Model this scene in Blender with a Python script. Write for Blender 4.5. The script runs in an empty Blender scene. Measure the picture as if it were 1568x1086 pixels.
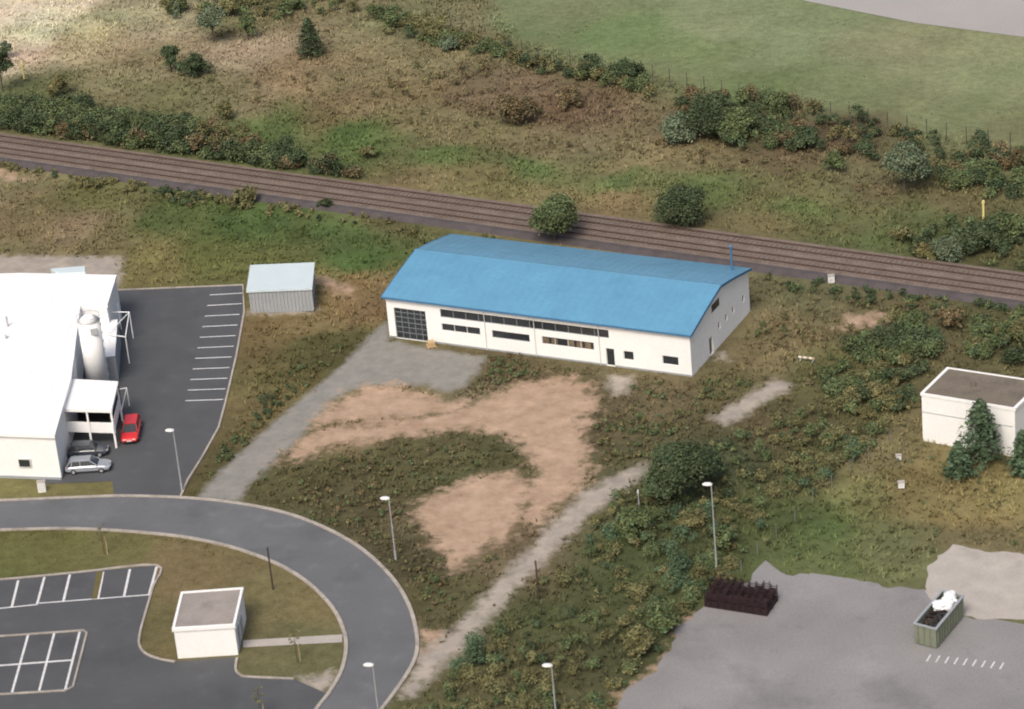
import bpy, math, random
import numpy as np
from mathutils import Vector, Matrix
from mathutils.geometry import tessellate_polygon
random.seed(7); rng=np.random.default_rng(7)
scene=bpy.context.scene
# ------------------------------------------------------------------ camera
TH=math.radians(25.8); RO=math.radians(5.4); DIST=343.0; FPX=4800.0
Fv=Vector((0,math.cos(TH),-math.sin(TH))); r0=Vector((1,0,0)); u0=Vector((0,math.sin(TH),math.cos(TH)))
Rv=r0*math.cos(RO)-u0*math.sin(RO); Uv=r0*math.sin(RO)+u0*math.cos(RO)
Cp=-Fv*DIST
cd=bpy.data.cameras.new("camera"); cam=bpy.data.objects.new("camera",cd); scene.collection.objects.link(cam)
cam.matrix_world=Matrix(((Rv.x,Uv.x,-Fv.x,Cp.x),(Rv.y,Uv.y,-Fv.y,Cp.y),(Rv.z,Uv.z,-Fv.z,Cp.z),(0,0,0,1)))
cd.sensor_width=36; cd.lens=FPX/1568*36; cd.clip_start=5; cd.clip_end=20000
scene.camera=cam
# survey of the site: photo measurement -> position on the level ground (metres)
def G(u,v,z=0.0):
    d=Fv*FPX+Rv*(u-784)-Uv*(v-543)
    t=(z-Cp.z)/d.z
    return Cp+d*t
def PX(p): return FPX/(Vector(p)-Cp).length
def GL(pts,z=0.0): return [G(u,v,z) for u,v in pts]
# ------------------------------------------------------------------ light
scene.view_settings.view_transform='Standard'
scene.view_settings.look='None'; scene.view_settings.exposure=0
w=bpy.data.worlds.new("World"); scene.world=w; w.use_nodes=True
nt=w.node_tree; bg=nt.nodes['Background']
sk=nt.nodes.new('ShaderNodeTexSky'); sk.sky_type='NISHITA'; sk.sun_disc=False
SE=math.radians(50); SA=math.radians(203)
sk.sun_elevation=SE; sk.sun_rotation=SA; sk.air_density=1.0; sk.dust_density=6.0; sk.ozone_density=.6
nt.links.new(sk.outputs[0],bg.inputs[0]); bg.inputs[1].default_value=0.15
sl=bpy.data.lights.new("sun",'SUN'); sl.energy=2.0; sl.angle=math.radians(22); sl.color=(1,.955,.87)
so=bpy.data.objects.new("sun",sl); scene.collection.objects.link(so)
sd=Vector((math.sin(SA)*math.cos(SE),math.cos(SA)*math.cos(SE),math.sin(SE)))
so.rotation_euler=sd.to_track_quat('Z','Y').to_euler()
# ------------------------------------------------------------------ materials
def lin(c):
    c=c/255.0
    return c/12.92 if c<=.04045 else ((c+.055)/1.055)**2.4
def S(r,g,b,k=.8): return (lin(r)*k,lin(g)*k,lin(b)*k)
def mat(name,col,rough=.8,var=.12,scale=.6,fine=6.0,metal=0,spec=.3,bump=0.0,bs=8.0,coat=0,stain=None):
    m=bpy.data.materials.new(name); m.use_nodes=True; t=m.node_tree; N=t.nodes; L=t.links
    b=N['Principled BSDF']; b.inputs['Roughness'].default_value=rough; b.inputs['Metallic'].default_value=metal
    b.inputs['Specular IOR Level'].default_value=spec; b.inputs['Coat Weight'].default_value=coat
    g=N.new('ShaderNodeNewGeometry')
    n1=N.new('ShaderNodeTexNoise'); n1.inputs['Scale'].default_value=scale; n1.inputs['Detail'].default_value=4
    n2=N.new('ShaderNodeTexNoise'); n2.inputs['Scale'].default_value=fine; n2.inputs['Detail'].default_value=2
    L.new(g.outputs['Position'],n1.inputs['Vector']); L.new(g.outputs['Position'],n2.inputs['Vector'])
    a=N.new('ShaderNodeMath'); a.operation='ADD'; L.new(n1.outputs[0],a.inputs[0]); L.new(n2.outputs[0],a.inputs[1])
    mr=N.new('ShaderNodeMapRange'); mr.inputs[1].default_value=.65; mr.inputs[2].default_value=1.35
    mr.inputs[3].default_value=1-var; mr.inputs[4].default_value=1+var; L.new(a.outputs[0],mr.inputs[0])
    vm=N.new('ShaderNodeVectorMath'); vm.operation='SCALE'; vm.inputs[0].default_value=col
    L.new(mr.outputs[0],vm.inputs['Scale']); out=vm.outputs[0]
    for st in (stain or []): # (scale, factor, threshold)
        n4=N.new('ShaderNodeTexNoise'); n4.inputs['Scale'].default_value=st[0]; n4.inputs['Detail'].default_value=6; n4.inputs['Roughness'].default_value=.62
        L.new(g.outputs['Position'],n4.inputs['Vector'])
        m4=N.new('ShaderNodeMapRange'); m4.inputs[1].default_value=st[2]; m4.inputs[2].default_value=st[2]+.14
        m4.inputs[3].default_value=1; m4.inputs[4].default_value=st[1]; L.new(n4.outputs[0],m4.inputs[0])
        v4=N.new('ShaderNodeVectorMath'); v4.operation='SCALE'; L.new(out,v4.inputs[0]); L.new(m4.outputs[0],v4.inputs['Scale']); out=v4.outputs[0]
    L.new(out,b.inputs['Base Color'])
    if bump>0:
        n3=N.new('ShaderNodeTexNoise'); n3.inputs['Scale'].default_value=bs; L.new(g.outputs['Position'],n3.inputs['Vector'])
        bp=N.new('ShaderNodeBump'); bp.inputs['Strength'].default_value=bump; bp.inputs['Distance'].default_value=.1
        L.new(n3.outputs[0],bp.inputs['Height']); L.new(bp.outputs[0],b.inputs['Normal'])
    return m
def mat_attr(name,rough=.85,var=.2,scale=.5,fine=5.,spec=.15,plain=False):
    m=mat(name,(1,1,1),rough,var,scale,fine,spec=spec); t=m.node_tree; N=t.nodes; L=t.links
    at=N.new('ShaderNodeAttribute'); at.attribute_name='Col'
    vm=[n for n in N if n.type=='VECT_MATH'][0]; L.new(at.outputs['Color'],vm.inputs[0])
    if plain: # leaves and blades: plain diffuse of the per-leaf colour
        df=N.new('ShaderNodeBsdfDiffuse'); L.new(vm.outputs[0],df.inputs[0]); L.new(df.outputs[0],N['Material Output'].inputs[0])
    return m
M_white=mat("white_render",(.80,.80,.79),.7,.05,.4,3)
M_white2=mat("white_sheet_metal",(.84,.84,.83),.5,.04,.3,3)
M_blue=mat("blue_roof_sheet",S(104,160,193,.82),.24,.08,.22,2.0,spec=.75,stain=[(.35,.93,.5)])
M_blued=mat("blue_trim",S(75,122,160,.8),.5,.06)
M_glass=mat("window_glass",(.03,.035,.04),.12,.3,.8,3,spec=.6)
M_frame=mat("window_frame",(.62,.62,.6),.5,.05)
M_gframe=mat("garage_door_frame",(.2,.22,.24),.5,.1)
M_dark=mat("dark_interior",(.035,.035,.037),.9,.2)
M_asph=mat("asphalt",S(88,90,93),.85,.16,.25,9,stain=[(.12,.85,.55),(.5,1.15,.58)])
M_road=mat("road_asphalt",S(108,110,113),.85,.13,.2,9,stain=[(.16,.86,.52),(.4,1.15,.57),(.09,1.2,.56)])
M_yard=mat("yard_asphalt",S(144,142,142),.9,.18,.12,5,stain=[(.07,.72,.54),(.3,.8,.58),(.15,1.15,.56)])
M_run=mat("runway_concrete",S(172,168,165),.9,.08,.1,3)
M_conc=mat("concrete",S(184,177,169),.9,.15,.5,6,stain=[(.3,.85,.55)])
M_kerb=mat("kerb_concrete",S(178,170,161),.9,.25,.6,5,stain=[(.5,.75,.52)])
M_paint=mat("road_marking_paint",(.62,.62,.62),.7,.25,1.5,7,stain=[(1.5,.7,.55)])
M_roofgrey=mat("roof_felt",S(160,152,146),.9,.15,.5,6,stain=[(.4,.8,.52)])
M_rooffelt2=mat("roof_bitumen",S(124,115,103),.9,.2,.4,5,stain=[(.3,.75,.52)])
M_steel=mat("galvanised_steel",(.42,.43,.44),.5,.1,metal=.3)
M_grey=mat("grey_cladding",S(165,170,175),.6,.1,.8,4)
M_pale=mat("pale_sheet_roof",S(212,226,230),.5,.05)
M_ball=mat("track_ballast",S(128,114,104),.95,.3,.7,7,bump=.5,bs=6,stain=[(.25,.85,.52)])
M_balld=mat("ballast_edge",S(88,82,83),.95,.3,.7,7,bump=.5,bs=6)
M_sleeper=mat("sleeper",S(120,108,100),.9,.2)
M_rail=mat("rail_steel",S(98,80,72),.5,.15,metal=.2)
M_wood=mat("dark_wood",(.06,.045,.035),.9,.2)
M_fpost=mat("fence_post",(.065,.065,.055),.9,.2)
M_fpost2=mat("fence_post_grey",(.16,.16,.15),.9,.2)
M_bark=mat("bark",(.08,.065,.05),.95,.3,2,9)
M_tyre=mat("tyre_rubber",(.02,.02,.02),.9,.1)
M_rust=mat("rusty_steel",(.03,.016,.018),.8,.35,1,6)
M_skip=mat("skip_paint",S(128,134,116),.7,.15,1,5,stain=[(.8,.8,.52)])
M_yellow=mat("yellow_paint",(.7,.6,.25),.6,.1)
M_red=mat("red_car_paint",(.6,.03,.03),.3,.04,coat=.6)
M_silver=mat("silver_car_paint",(.38,.41,.45),.3,.04,metal=.3,coat=.5)
M_dkcar=mat("dark_car_paint",(.06,.07,.09),.3,.04,coat=.5)
M_lamp=mat("lamp_housing",(.75,.75,.75),.4,.05)
M_bag=mat("white_plastic_bag",(.75,.75,.78),.6,.15,3,9)
M_plank=mat("wood_plank",(.5,.36,.2),.8,.15)
M_redw=mat("red_sign_paint",(.5,.12,.1),.6,.1)
M_fol=mat_attr("foliage",.8,.2,.8,5,.12,True)
M_grass=mat_attr("grass_blades",.9,.12,.6,4,.05,True)
# ------------------------------------------------------------------ mesh builder
class PB:
    def __init__(s,M=None): s.v=[];s.f=[];s.mi=[];s.mats=[];s.M=M or Matrix.Identity(4)
    def _m(s,m):
        if m not in s.mats: s.mats.append(m)
        return s.mats.index(m)
    def add(s,vs,fs,m,M=None):
        o=len(s.v); T=s.M if M is None else s.M@M
        s.v+= [tuple(T@Vector(p)) for p in vs]; k=s._m(m)
        for f in fs: s.f.append(tuple(i+o for i in f)); s.mi.append(k)
    def box(s,a,b,m,M=None):
        x0,y0,z0=a;x1,y1,z1=b
        s.add([(x0,y0,z0),(x1,y0,z0),(x1,y1,z0),(x0,y1,z0),(x0,y0,z1),(x1,y0,z1),(x1,y1,z1),(x0,y1,z1)],
         [(0,3,2,1),(4,5,6,7),(0,1,5,4),(1,2,6,5),(2,3,7,6),(3,0,4,7)],m,M)
    def prism(s,poly,z0,z1,m,M=None,mtop=None):
        n=len(poly); vs=[(p[0],p[1],z0) for p in poly]+[(p[0],p[1],z1) for p in poly]
        A=sum(poly[i-1][0]*poly[i][1]-poly[i][0]*poly[i-1][1] for i in range(n))
        sides=[(i,(i+1)%n,n+(i+1)%n,n+i) for i in range(n)]; top=tuple(range(n,2*n)); bot=tuple(reversed(range(n)))
        if A<0: sides=[tuple(reversed(f)) for f in sides]; top=tuple(reversed(top)); bot=tuple(reversed(bot))
        s.add(vs,sides+[bot],m,M); s.add(vs,[top],mtop or m,M)
    def cyl(s,p0,p1,ra,rb,m,n=10,cap=True):
        p0=Vector(p0);p1=Vector(p1);d=(p1-p0).normalized()
        a=d.orthogonal().normalized(); b=d.cross(a)
        vs=[p0+(a*math.cos(t)+b*math.sin(t))*ra for t in [2*math.pi*i/n for i in range(n)]]+[p1+(a*math.cos(t)+b*math.sin(t))*rb for t in [2*math.pi*i/n for i in range(n)]]
        fs=[(i,(i+1)%n,n+(i+1)%n,n+i) for i in range(n)]
        if cap: fs+=[tuple(reversed(range(n))),tuple(range(n,2*n))]
        s.add(vs,fs,m)
    def done(s,name,parent=None,smooth=False):
        me=bpy.data.meshes.new(name); me.from_pydata(s.v,[],s.f); me.update()
        for m in s.mats: me.materials.append(m)
        me.polygons.foreach_set('material_index',s.mi)
        if smooth: me.polygons.foreach_set('use_smooth',[True]*len(s.f))
        o=bpy.data.objects.new(name,me); scene.collection.objects.link(o)
        if parent: o.parent=parent
        return o
def empty(name):
    o=bpy.data.objects.new(name,None); scene.collection.objects.link(o); return o
def catmull(pts,k=6,closed=False):
    P=[Vector((p[0],p[1])) for p in pts]; n=len(P); out=[]
    rngi=range(n if closed else n-1)
    for i in rngi:
        if closed: a,b,c,d=P[i-1],P[i],P[(i+1)%n],P[(i+2)%n]
        else: a,b,c,d=P[max(i-1,0)],P[i],P[i+1],P[min(i+2,n-1)]
        for j in range(k):
            t=j/k
            out.append(.5*((2*b)+(-a+c)*t+(2*a-5*b+4*c-d)*t*t+(-a+3*b-3*c+d)*t**3))
    if not closed: out.append(P[-1])
    return out
def sheet(name,pts,z,m):
    p=PB(); vs=[Vector((q[0],q[1],z)) for q in pts]; tr=tessellate_polygon([vs]); fs=[]
    for t in tr:
        a,b,c=(vs[i] for i in t)
        if (b-a).cross(c-a).z<0: t=tuple(reversed(t))
        fs.append(tuple(t))
    p.add(vs,fs,m); return p.done(name)
def ribbon(p,pts,wd,z0,z1,m):
    P=[Vector((q[0],q[1])) for q in pts]; n=len(P); Ls=[];Rs=[]
    for i in range(n):
        d=(P[min(i+1,n-1)]-P[max(i-1,0)]).normalized(); nn=Vector((-d.y,d.x))*wd/2
        Ls.append(P[i]+nn);Rs.append(P[i]-nn)
    for i in range(n-1):
        a,b,c,d=Rs[i],Rs[i+1],Ls[i+1],Ls[i]
        vs=[(a.x,a.y,z0),(b.x,b.y,z0),(c.x,c.y,z0),(d.x,d.y,z0),(a.x,a.y,z1),(b.x,b.y,z1),(c.x,c.y,z1),(d.x,d.y,z1)]
        fs=[(4,5,6,7),(0,1,5,4),(2,3,7,6)]
        if i==0: fs.append((3,0,4,7))
        if i==n-2: fs.append((1,2,6,5))
        p.add(vs,fs,m)
# ------------------------------------------------------------------ numpy helpers
def vnoise(x,y,sc,seed):
    r=np.random.default_rng(seed).random((256,256)); x=x/sc;y=y/sc
    xi=np.floor(x).astype(int);yi=np.floor(y).astype(int);fx=x-xi;fy=y-yi
    fx=fx*fx*(3-2*fx);fy=fy*fy*(3-2*fy)
    a=r[xi%256,yi%256];b=r[(xi+1)%256,yi%256];c=r[xi%256,(yi+1)%256];d=r[(xi+1)%256,(yi+1)%256]
    return (a*(1-fx)+b*fx)*(1-fy)+(c*(1-fx)+d*fx)*fy
def fbm(x,y,sc,seed,o=4):
    s=0;a=1;t=0
    for i in range(o):
        s=s+a*vnoise(x,y,sc/(2**i),seed+i);t+=a;a*=.55
    return s/t
def sdf(poly,X,Y):
    d=np.full(X.shape,1e9);ins=np.zeros(X.shape,bool);n=len(poly)
    for i in range(n):
        ax,ay=poly[i-1][0],poly[i-1][1];bx,by=poly[i][0],poly[i][1]
        ex,ey=bx-ax,by-ay;l=ex*ex+ey*ey
        if l<1e-9: continue
        wx,wy=X-ax,Y-ay;t=np.clip((wx*ex+wy*ey)/l,0,1)
        d=np.minimum(d,(wx-ex*t)**2+(wy-ey*t)**2)
        if abs(by-ay)>1e-9: ins^=((ay>Y)!=(by>Y))&(X<(bx-ax)*(Y-ay)/(by-ay)+ax)
    d=np.sqrt(d);return np.where(ins,d,-d)
def ragged(poly,amp,seed,step=.7):
    out=[];n=len(poly)
    for i in range(n):
        a=Vector(poly[i][:2]);b=Vector(poly[(i+1)%n][:2]);l=(b-a).length;k=max(1,min(70,int(l/step)))
        for j in range(k):
            q=a.lerp(b,j/k);X_=np.array([q.x+300]);Y_=np.array([q.y+300])
            out.append(q+Vector((fbm(X_,Y_,3,seed,3)[0]-.5,fbm(X_,Y_,3,seed+9,3)[0]-.5))*amp*2)
    return out
# ------------------------------------------------------------------ plan outlines
outer=[(-120,770),(0,767),(120,762),(200,760),(300,764),(375,773),(440,787),(500,810),(555,842),(600,885),(625,925),(637,965),(638,1000),(622,1035),(585,1086),(540,1140),(480,1200)]
inner=[(-120,814),(0,812),(90,810),(160,812),(240,818),(300,826),(360,840),(420,862),(465,888),(500,920),(520,950),(530,985),(524,1025),(505,1060),(485,1086),(450,1140),(400,1200)]
OUT=catmull(GL(outer));INN=catmull(GL(inner))
ROAD=OUT+INN[::-1]
lot_px=[(150,446),(372,437),(374,478),(362,545),(345,618),(335,655),(310,700),(288,735),(277,764),(175,762),(172,737),(60,742),(60,500)]
LOT=GL(lot_px)
PARK=GL([(-120,894),(0,888),(240,866),(234,900),(224,935),(214,972),(214,990),(224,1002),(245,1010),(268,1013),(363,1006),(361,1026),(368,1034),(380,1037),(450,1040),(500,1062),(485,1086),(450,1140),(400,1200),(-120,1200)])
YARD=ragged(GL([(1168,866),(1200,880),(1290,887),(1380,900),(1412,908),(1480,942),(1700,965),(1750,1200),(880,1200),(945,1080),(1005,1030),(1040,970),(1085,922),(1150,885)]),1.6,5)
SLAB=ragged(GL([(1415,905),(1413,885),(1440,848),(1470,838),(1540,850),(1680,870),(1680,965),(1480,942)]),1.2,9)
RUN=GL([(1150,-25),(1235,2),(1400,35),(1568,57),(1900,95),(1900,-60)])
RAILC0=G(0,228);RAILC1=G(1568,446)
rd=(RAILC1-RAILC0).normalized();rn=Vector((-rd.y,rd.x,0))
RC0=RAILC0-rd*400;RC1=RAILC1+rd*400
RAILP=[RC0+rn*4.6,RC1+rn*4.6,RC1-rn*4.6,RC0-rn*4.6]
hA=G(597,516);hB=G(1060,577);hC=G(1155,487)
HL=(hB-hA).length;hx=(hB-hA).normalized();hy=Vector((-hx.y,hx.x,0));HW=abs((hC-hB).dot(hy))*1.1
HALL=[hA,hB,hB+hy*HW,hA+hy*HW]
FACT=GL([(-150,500),(60,490),(190,500),(175,640),(180,742),(90,745),(-150,745)])
GRAVEL=GL([(598,486),(570,505),(548,530),(520,560),(480,592),(440,625),(400,660),(340,715),(296,764),(368,770),(385,742),(430,700),(470,662),(495,630),(520,606),(560,592),(640,588),(690,602),(715,590),(740,560),(748,546),(660,532),(600,520)])
DIRTS=[GL(p) for p in [
 [(420,708),(440,686),(500,650),(560,646),(640,634),(690,620),(740,604),(790,583),(860,569),(912,583),(920,612),(902,650),(910,700),(900,748),(860,770),(835,795),(818,812),(790,800),(800,750),(815,720),(800,690),(775,665),(720,657),(640,666),(560,676),(500,684),(450,707)],
 [(628,765),(700,733),(770,716),(820,728),(828,760),(810,792),(785,817),(750,834),(716,866),(695,874),(660,837),(630,795)],
 [(465,660),(492,622),(540,595),(600,583),(640,598),(700,608),(740,612),(690,632),(640,638),(560,644),(510,648)],
 [(1290,478),(1340,474),(1360,488),(1320,500),(1280,498)],
 [(640,960),(690,965),(680,1000),(640,1010)],
 [(940,1065),(990,1030),(1020,1000),(1040,960),(1060,940),(1050,990),(1000,1050),(950,1090)],
 [(-40,255),(20,262),(50,275),(0,272),(-40,266)],[(480,418),(515,425),(545,438),(540,450),(515,448),(485,432)]]]
PALE=[GL(p) for p in [
 [(990,703),(940,722),(890,750),(850,790),(800,842),(745,900),(700,950),(640,1000),(625,1035),(600,1075),(640,1062),(690,1010),(740,962),(790,905),(850,845),(905,790),(960,750),(992,722)],
 [(1087,635),(1185,575),(1222,588),(1110,652)],
 [(925,570),(972,574),(962,603),(938,603)],
 [(-40,388),(188,388),(190,415),(180,444),(-40,444)],
 [(455,1035),(525,1025),(505,1062),(485,1075)],
 [(470,462),(486,440),(486,472),(470,478),(377,482),(377,474)],
 [(1090,540),(1112,536),(1116,550),(1096,552)]]]
PATH=GL([(372,981),(524,972),(524,984),(372,992)])
HARD=[ROAD,LOT,PARK,YARD,SLAB,RUN,RAILP,HALL,FACT,PATH]
MOWN=[GL(p) for p in [[(720,-40),(800,60),(1000,112),(1160,155),(1330,185),(1480,212),(1660,240),(1700,50),(1200,-20)],[(-60,820),(240,825),(420,870),(520,960),(520,1030),(370,1040),(210,990),(240,866),(-60,885)],[(-60,742),(172,738),(172,760),(-60,765)]]]
# ------------------------------------------------------------------ ground tint survey
T=[(40,20,212,196,172),(130,60,172,158,122),(10,60,195,184,156),(90,10,205,190,165),(200,100,128,122,88),(60,140,95,99,64),(200,20,155,148,116),(400,30,115,112,79),(560,30,129,121,89),(650,20,112,112,79),
(450,110,132,118,86),(370,90,154,142,114),(580,110,129,117,85),(700,80,122,114,82),(640,150,117,108,74),(500,180,116,103,70),(760,140,110,98,74),(860,170,104,90,67),(900,210,122,111,83),(980,240,129,117,83),(820,220,120,111,79),(700,200,122,111,79),(350,140,118,112,80),(250,150,112,108,74),(560,160,120,108,76),(1020,200,112,102,74),(1080,240,112,104,72),
(420,190,90,104,60),(560,212,88,104,58),(680,237,90,106,60),(800,257,92,108,62),(950,277,94,110,64),(1080,292,96,110,64),(1240,315,94,109,62),
(800,20,104,118,80),(950,50,102,120,77),(1050,80,106,122,80),(1200,60,118,129,93),(1350,90,121,128,92),(1500,110,125,132,95),(1300,140,110,120,82),(1480,180,114,121,84),(1100,30,122,131,95),(1540,210,110,114,79),(900,0,108,119,82),(1160,140,100,114,73),
(1200,240,108,97,71),(1150,210,90,90,61),(1300,200,92,82,62),(1330,270,108,101,72),(1450,290,99,99,65),(1250,300,114,109,73),(1400,340,92,103,61),(1540,390,84,88,56),(940,305,129,114,79),(760,285,119,109,72),(650,275,123,111,76),(1100,340,112,105,71),(850,300,124,112,76),(1180,350,115,107,72),
(20,285,127,116,84),(100,300,102,100,61),(250,330,86,98,55),(400,340,82,99,55),(550,360,80,98,54),(600,330,98,96,63),(100,350,128,114,86),(30,370,117,108,75),(250,400,120,112,69),(350,390,98,102,56),(540,400,76,98,51),(480,420,114,110,65),(530,440,129,108,73),(560,460,114,98,67),(180,360,115,106,72),
(430,520,114,101,65),(460,500,129,113,76),(400,600,107,98,63),(500,540,86,86,52),(370,660,99,90,59),(330,720,92,87,56),(380,420,102,100,59),
(560,630,120,108,78),(700,610,114,106,79),(800,560,98,90,64),(600,700,92,91,60),(720,690,86,87,57),(480,730,88,85,56),(540,780,88,83,58),(620,840,84,81,57),(670,900,88,85,57),(780,830,100,92,67),(950,640,94,86,62),(1020,600,108,97,71),(1100,580,102,95,65),(1200,490,129,114,83),(1180,520,114,103,72),(1280,550,102,98,63),
(1250,440,98,95,68),(1400,470,99,94,65),(1500,480,90,88,60),(1190,660,93,87,60),(1100,700,78,86,58),(1250,680,82,85,55),(1000,850,80,86,55),(900,950,86,87,58),(800,1000,86,85,57),(950,1000,82,84,56),
(1300,760,115,113,71),(1400,740,124,113,72),(1500,770,132,121,76),(1350,700,112,108,73),(1250,830,92,104,62),(1400,830,99,106,69),(1500,820,109,106,72),(1200,800,84,90,55),
(60,830,96,99,55),(200,840,102,100,61),(330,860,114,101,69),(450,930,114,108,71),(250,950,102,95,63),(440,1010,98,98,65),(80,750,108,106,65)]
TP=np.array([[*G(t[0],t[1])[:2]] for t in T]); TC=np.array([S(t[2],t[3],t[4],.97) for t in T])
def mown(x,y):
    m=np.maximum.reduce([sdf(p,x,y) for p in MOWN]);return np.clip(m/2+.5,0,1)
def tint(x,y):
    wx=x+(fbm(x,y,9,50)-.5)*8; wy=y+(fbm(x,y,9,70)-.5)*10
    num=np.zeros((len(x),3));den=np.zeros(len(x))
    for p,c in zip(TP,TC):
        d2=(wx-p[0])**2+((wy-p[1])*.8)**2+3
        k=d2**-2.1; num+=k[:,None]*c; den+=k
    mw=mown(x,y);c=num/den[:,None]; q=1-.4*mw
    lum=c.mean(1)[:,None]; c=c*.86+lum*.14; c=c*(.93+.07*mw)[:,None]
    n=fbm(x,y,6,90,5)-.5; n2=fbm(x,y,2.2,33,3)-.5; n3=fbm(x,y,14,12,3)
    c=c*(1+.55*q*n)[:,None]*(1+.4*q*n2)[:,None]
    h=(n3-.5)*.35*q; c[:,0]*=1.02+h; c[:,2]*=1+h*.6
    return c
def axis(a,b,st,far):
    core=list(np.arange(a,b,st)); out=[];s=st;x=b
    while x<far: out.append(x);s*=1.35;x+=s
    out.append(far); lo=[];s=st;x=a-st
    while x>-far: lo.append(x);s*=1.35;x-=s
    lo.append(-far); return np.array(lo[::-1]+core+out)
xs=axis(-82,84,.42,9000);ys=axis(-95,150,.42,9000)
X,Y=np.meshgrid(xs,ys);X=X.ravel();Y=Y.ravel()
hard=np.full(X.shape,-99.)
for p in HARD: hard=np.maximum(hard,sdf(p,X,Y))
gr=sdf(GRAVEL,X,Y); di=np.maximum.reduce([sdf(p,X,Y) for p in DIRTS]); pa=np.maximum.reduce([sdf(p,X,Y) for p in PALE])
def enc(d,w=5.): return np.clip(.5+d/w,0,1)
soft=np.clip(-hard/2.5-.2,0,1)*np.clip(-gr/2+.3,0,1)*(1-.7*mown(X,Y))
Z=-.02-soft*(fbm(X,Y,5,3)*.35+fbm(X,Y,1.2,8,2)*.12)
nx,ny=len(xs),len(ys)
co=np.stack([X,Y,Z],1)
i=np.arange((nx-1)*(ny-1));a=(i//(nx-1))*nx+i%(nx-1);q=np.stack([a,a+1,a+nx+1,a+nx],1)
def npmesh(name,co,q,mt,cols=None,attrs=None,parent=None):
    me=bpy.data.meshes.new(name);n=q.shape[1]
    me.vertices.add(len(co));me.vertices.foreach_set('co',co.astype(np.float32).ravel())
    me.loops.add(q.size);me.loops.foreach_set('vertex_index',q.astype(np.int32).ravel())
    me.polygons.add(len(q));me.polygons.foreach_set('loop_start',np.arange(0,q.size,n,dtype=np.int32))
    me.update(calc_edges=True)
    if cols is not None:
        at=me.attributes.new('Col','FLOAT_COLOR','POINT');c4=np.ones((len(co),4),np.float32);c4[:,:3]=cols;at.data.foreach_set('color',c4.ravel())
    for k,vv in (attrs or {}).items():
        at=me.attributes.new(k,'FLOAT','POINT');at.data.foreach_set('value',vv.astype(np.float32))
    me.materials.append(mt);o=bpy.data.objects.new(name,me);scene.collection.objects.link(o)
    if parent:o.parent=parent
    return o
mg=mat_attr("ground_cover",.95,.25,.9,4.5,.05);N=mg.node_tree.nodes;L=mg.node_tree.links
vm=[n for n in N if n.type=='VECT_MATH'][0];bs=N['Principled BSDF'];geo=[n for n in N if n.type=='NEW_GEOMETRY'][0]
prev=vm.outputs[0]
n2=N.new('ShaderNodeTexNoise');n2.inputs['Scale'].default_value=.5;n2.inputs['Detail'].default_value=7;n2.inputs['Roughness'].default_value=.75
L.new(geo.outputs['Position'],n2.inputs['Vector'])
def layer(prev,attr,c1,c2,k,sc,soft_=.15):
    at=N.new('ShaderNodeAttribute');at.attribute_name=attr
    n=N.new('ShaderNodeTexNoise');n.inputs['Scale'].default_value=sc;n.inputs['Detail'].default_value=7;n.inputs['Roughness'].default_value=.72
    L.new(geo.outputs['Position'],n.inputs['Vector'])
    m1=N.new('ShaderNodeMath');m1.operation='MULTIPLY_ADD';m1.inputs[1].default_value=k;L.new(n.outputs[0],m1.inputs[0]);L.new(at.outputs['Fac'],m1.inputs[2])
    mr=N.new('ShaderNodeMapRange');mr.inputs[1].default_value=.5+k*.5-soft_*.4;mr.inputs[2].default_value=.5+k*.5+soft_;L.new(m1.outputs[0],mr.inputs[0])
    cr=N.new('ShaderNodeValToRGB');cr.color_ramp.elements[0].position=.3;cr.color_ramp.elements[1].position=.7
    cr.color_ramp.elements[0].color=(*c1,1);cr.color_ramp.elements[1].color=(*c2,1);L.new(n2.outputs[0],cr.inputs[0])
    mx=N.new('ShaderNodeMix');mx.data_type='RGBA';L.new(mr.outputs[0],mx.inputs[0]);L.new(prev,mx.inputs[6]);L.new(cr.outputs[0],mx.inputs[7])
    return mx.outputs[2]
prev=layer(prev,'m_gravel',S(132,131,126),S(160,157,150),.5,.7)
prev=layer(prev,'m_dirt',S(158,134,113),S(200,173,149),1.5,.6,.22)
prev=layer(prev,'m_pale',S(150,144,136),S(188,177,164),.9,.8,.2)
L.new(prev,bs.inputs['Base Color'])
ground=npmesh("ground",co,q,mg,tint(X,Y),{'m_dirt':enc(di,6.5),'m_gravel':enc(gr),'m_pale':enc(pa)})
# ------------------------------------------------------------------ paved surfaces
sheet("road",ROAD,.02,M_road);sheet("car_park",LOT,.016,M_asph);sheet("parking_lot",PARK,.012,M_asph)
sheet("yard",YARD,.02,M_yard);sheet("concrete_slab",SLAB,.03,M_conc);sheet("runway",RUN,.02,M_run);sheet("footpath",PATH,.035,M_conc)
k=PB();ribbon(k,OUT,.36,-.05,.13,M_kerb);ribbon(k,INN,.36,-.05,.13,M_kerb)
ribbon(k,GL([(150,446),(372,437),(374,478),(362,545),(345,618),(335,655),(310,700),(288,735),(277,760)]),.22,-.05,.12,M_kerb)
ribbon(k,catmull(GL([(-120,894),(0,888),(120,877),(240,866),(234,900),(224,935),(214,972),(214,990),(224,1002),(245,1010),(268,1014)]),4),.22,-.05,.12,M_kerb)
ribbon(k,catmull(GL([(363,1008),(361,1026),(368,1034),(380,1037),(450,1040)]),4),.22,-.05,.12,M_kerb)
ribbon(k,GL([(-60,979),(0,975),(128,966),(133,970),(112,1052),(100,1058),(0,1064)]),.2,-.02,.12,M_kerb)
k.done("kerb")
k=PB()
def mark(a,b,wd,z): ribbon(k,GL([a,b]),wd,z-.003,z,M_paint)
for i in range(11):
    t=i/10; mark((321-37*t,452+162*t),(373-31*t,449+163*t),.17,.024)
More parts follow.
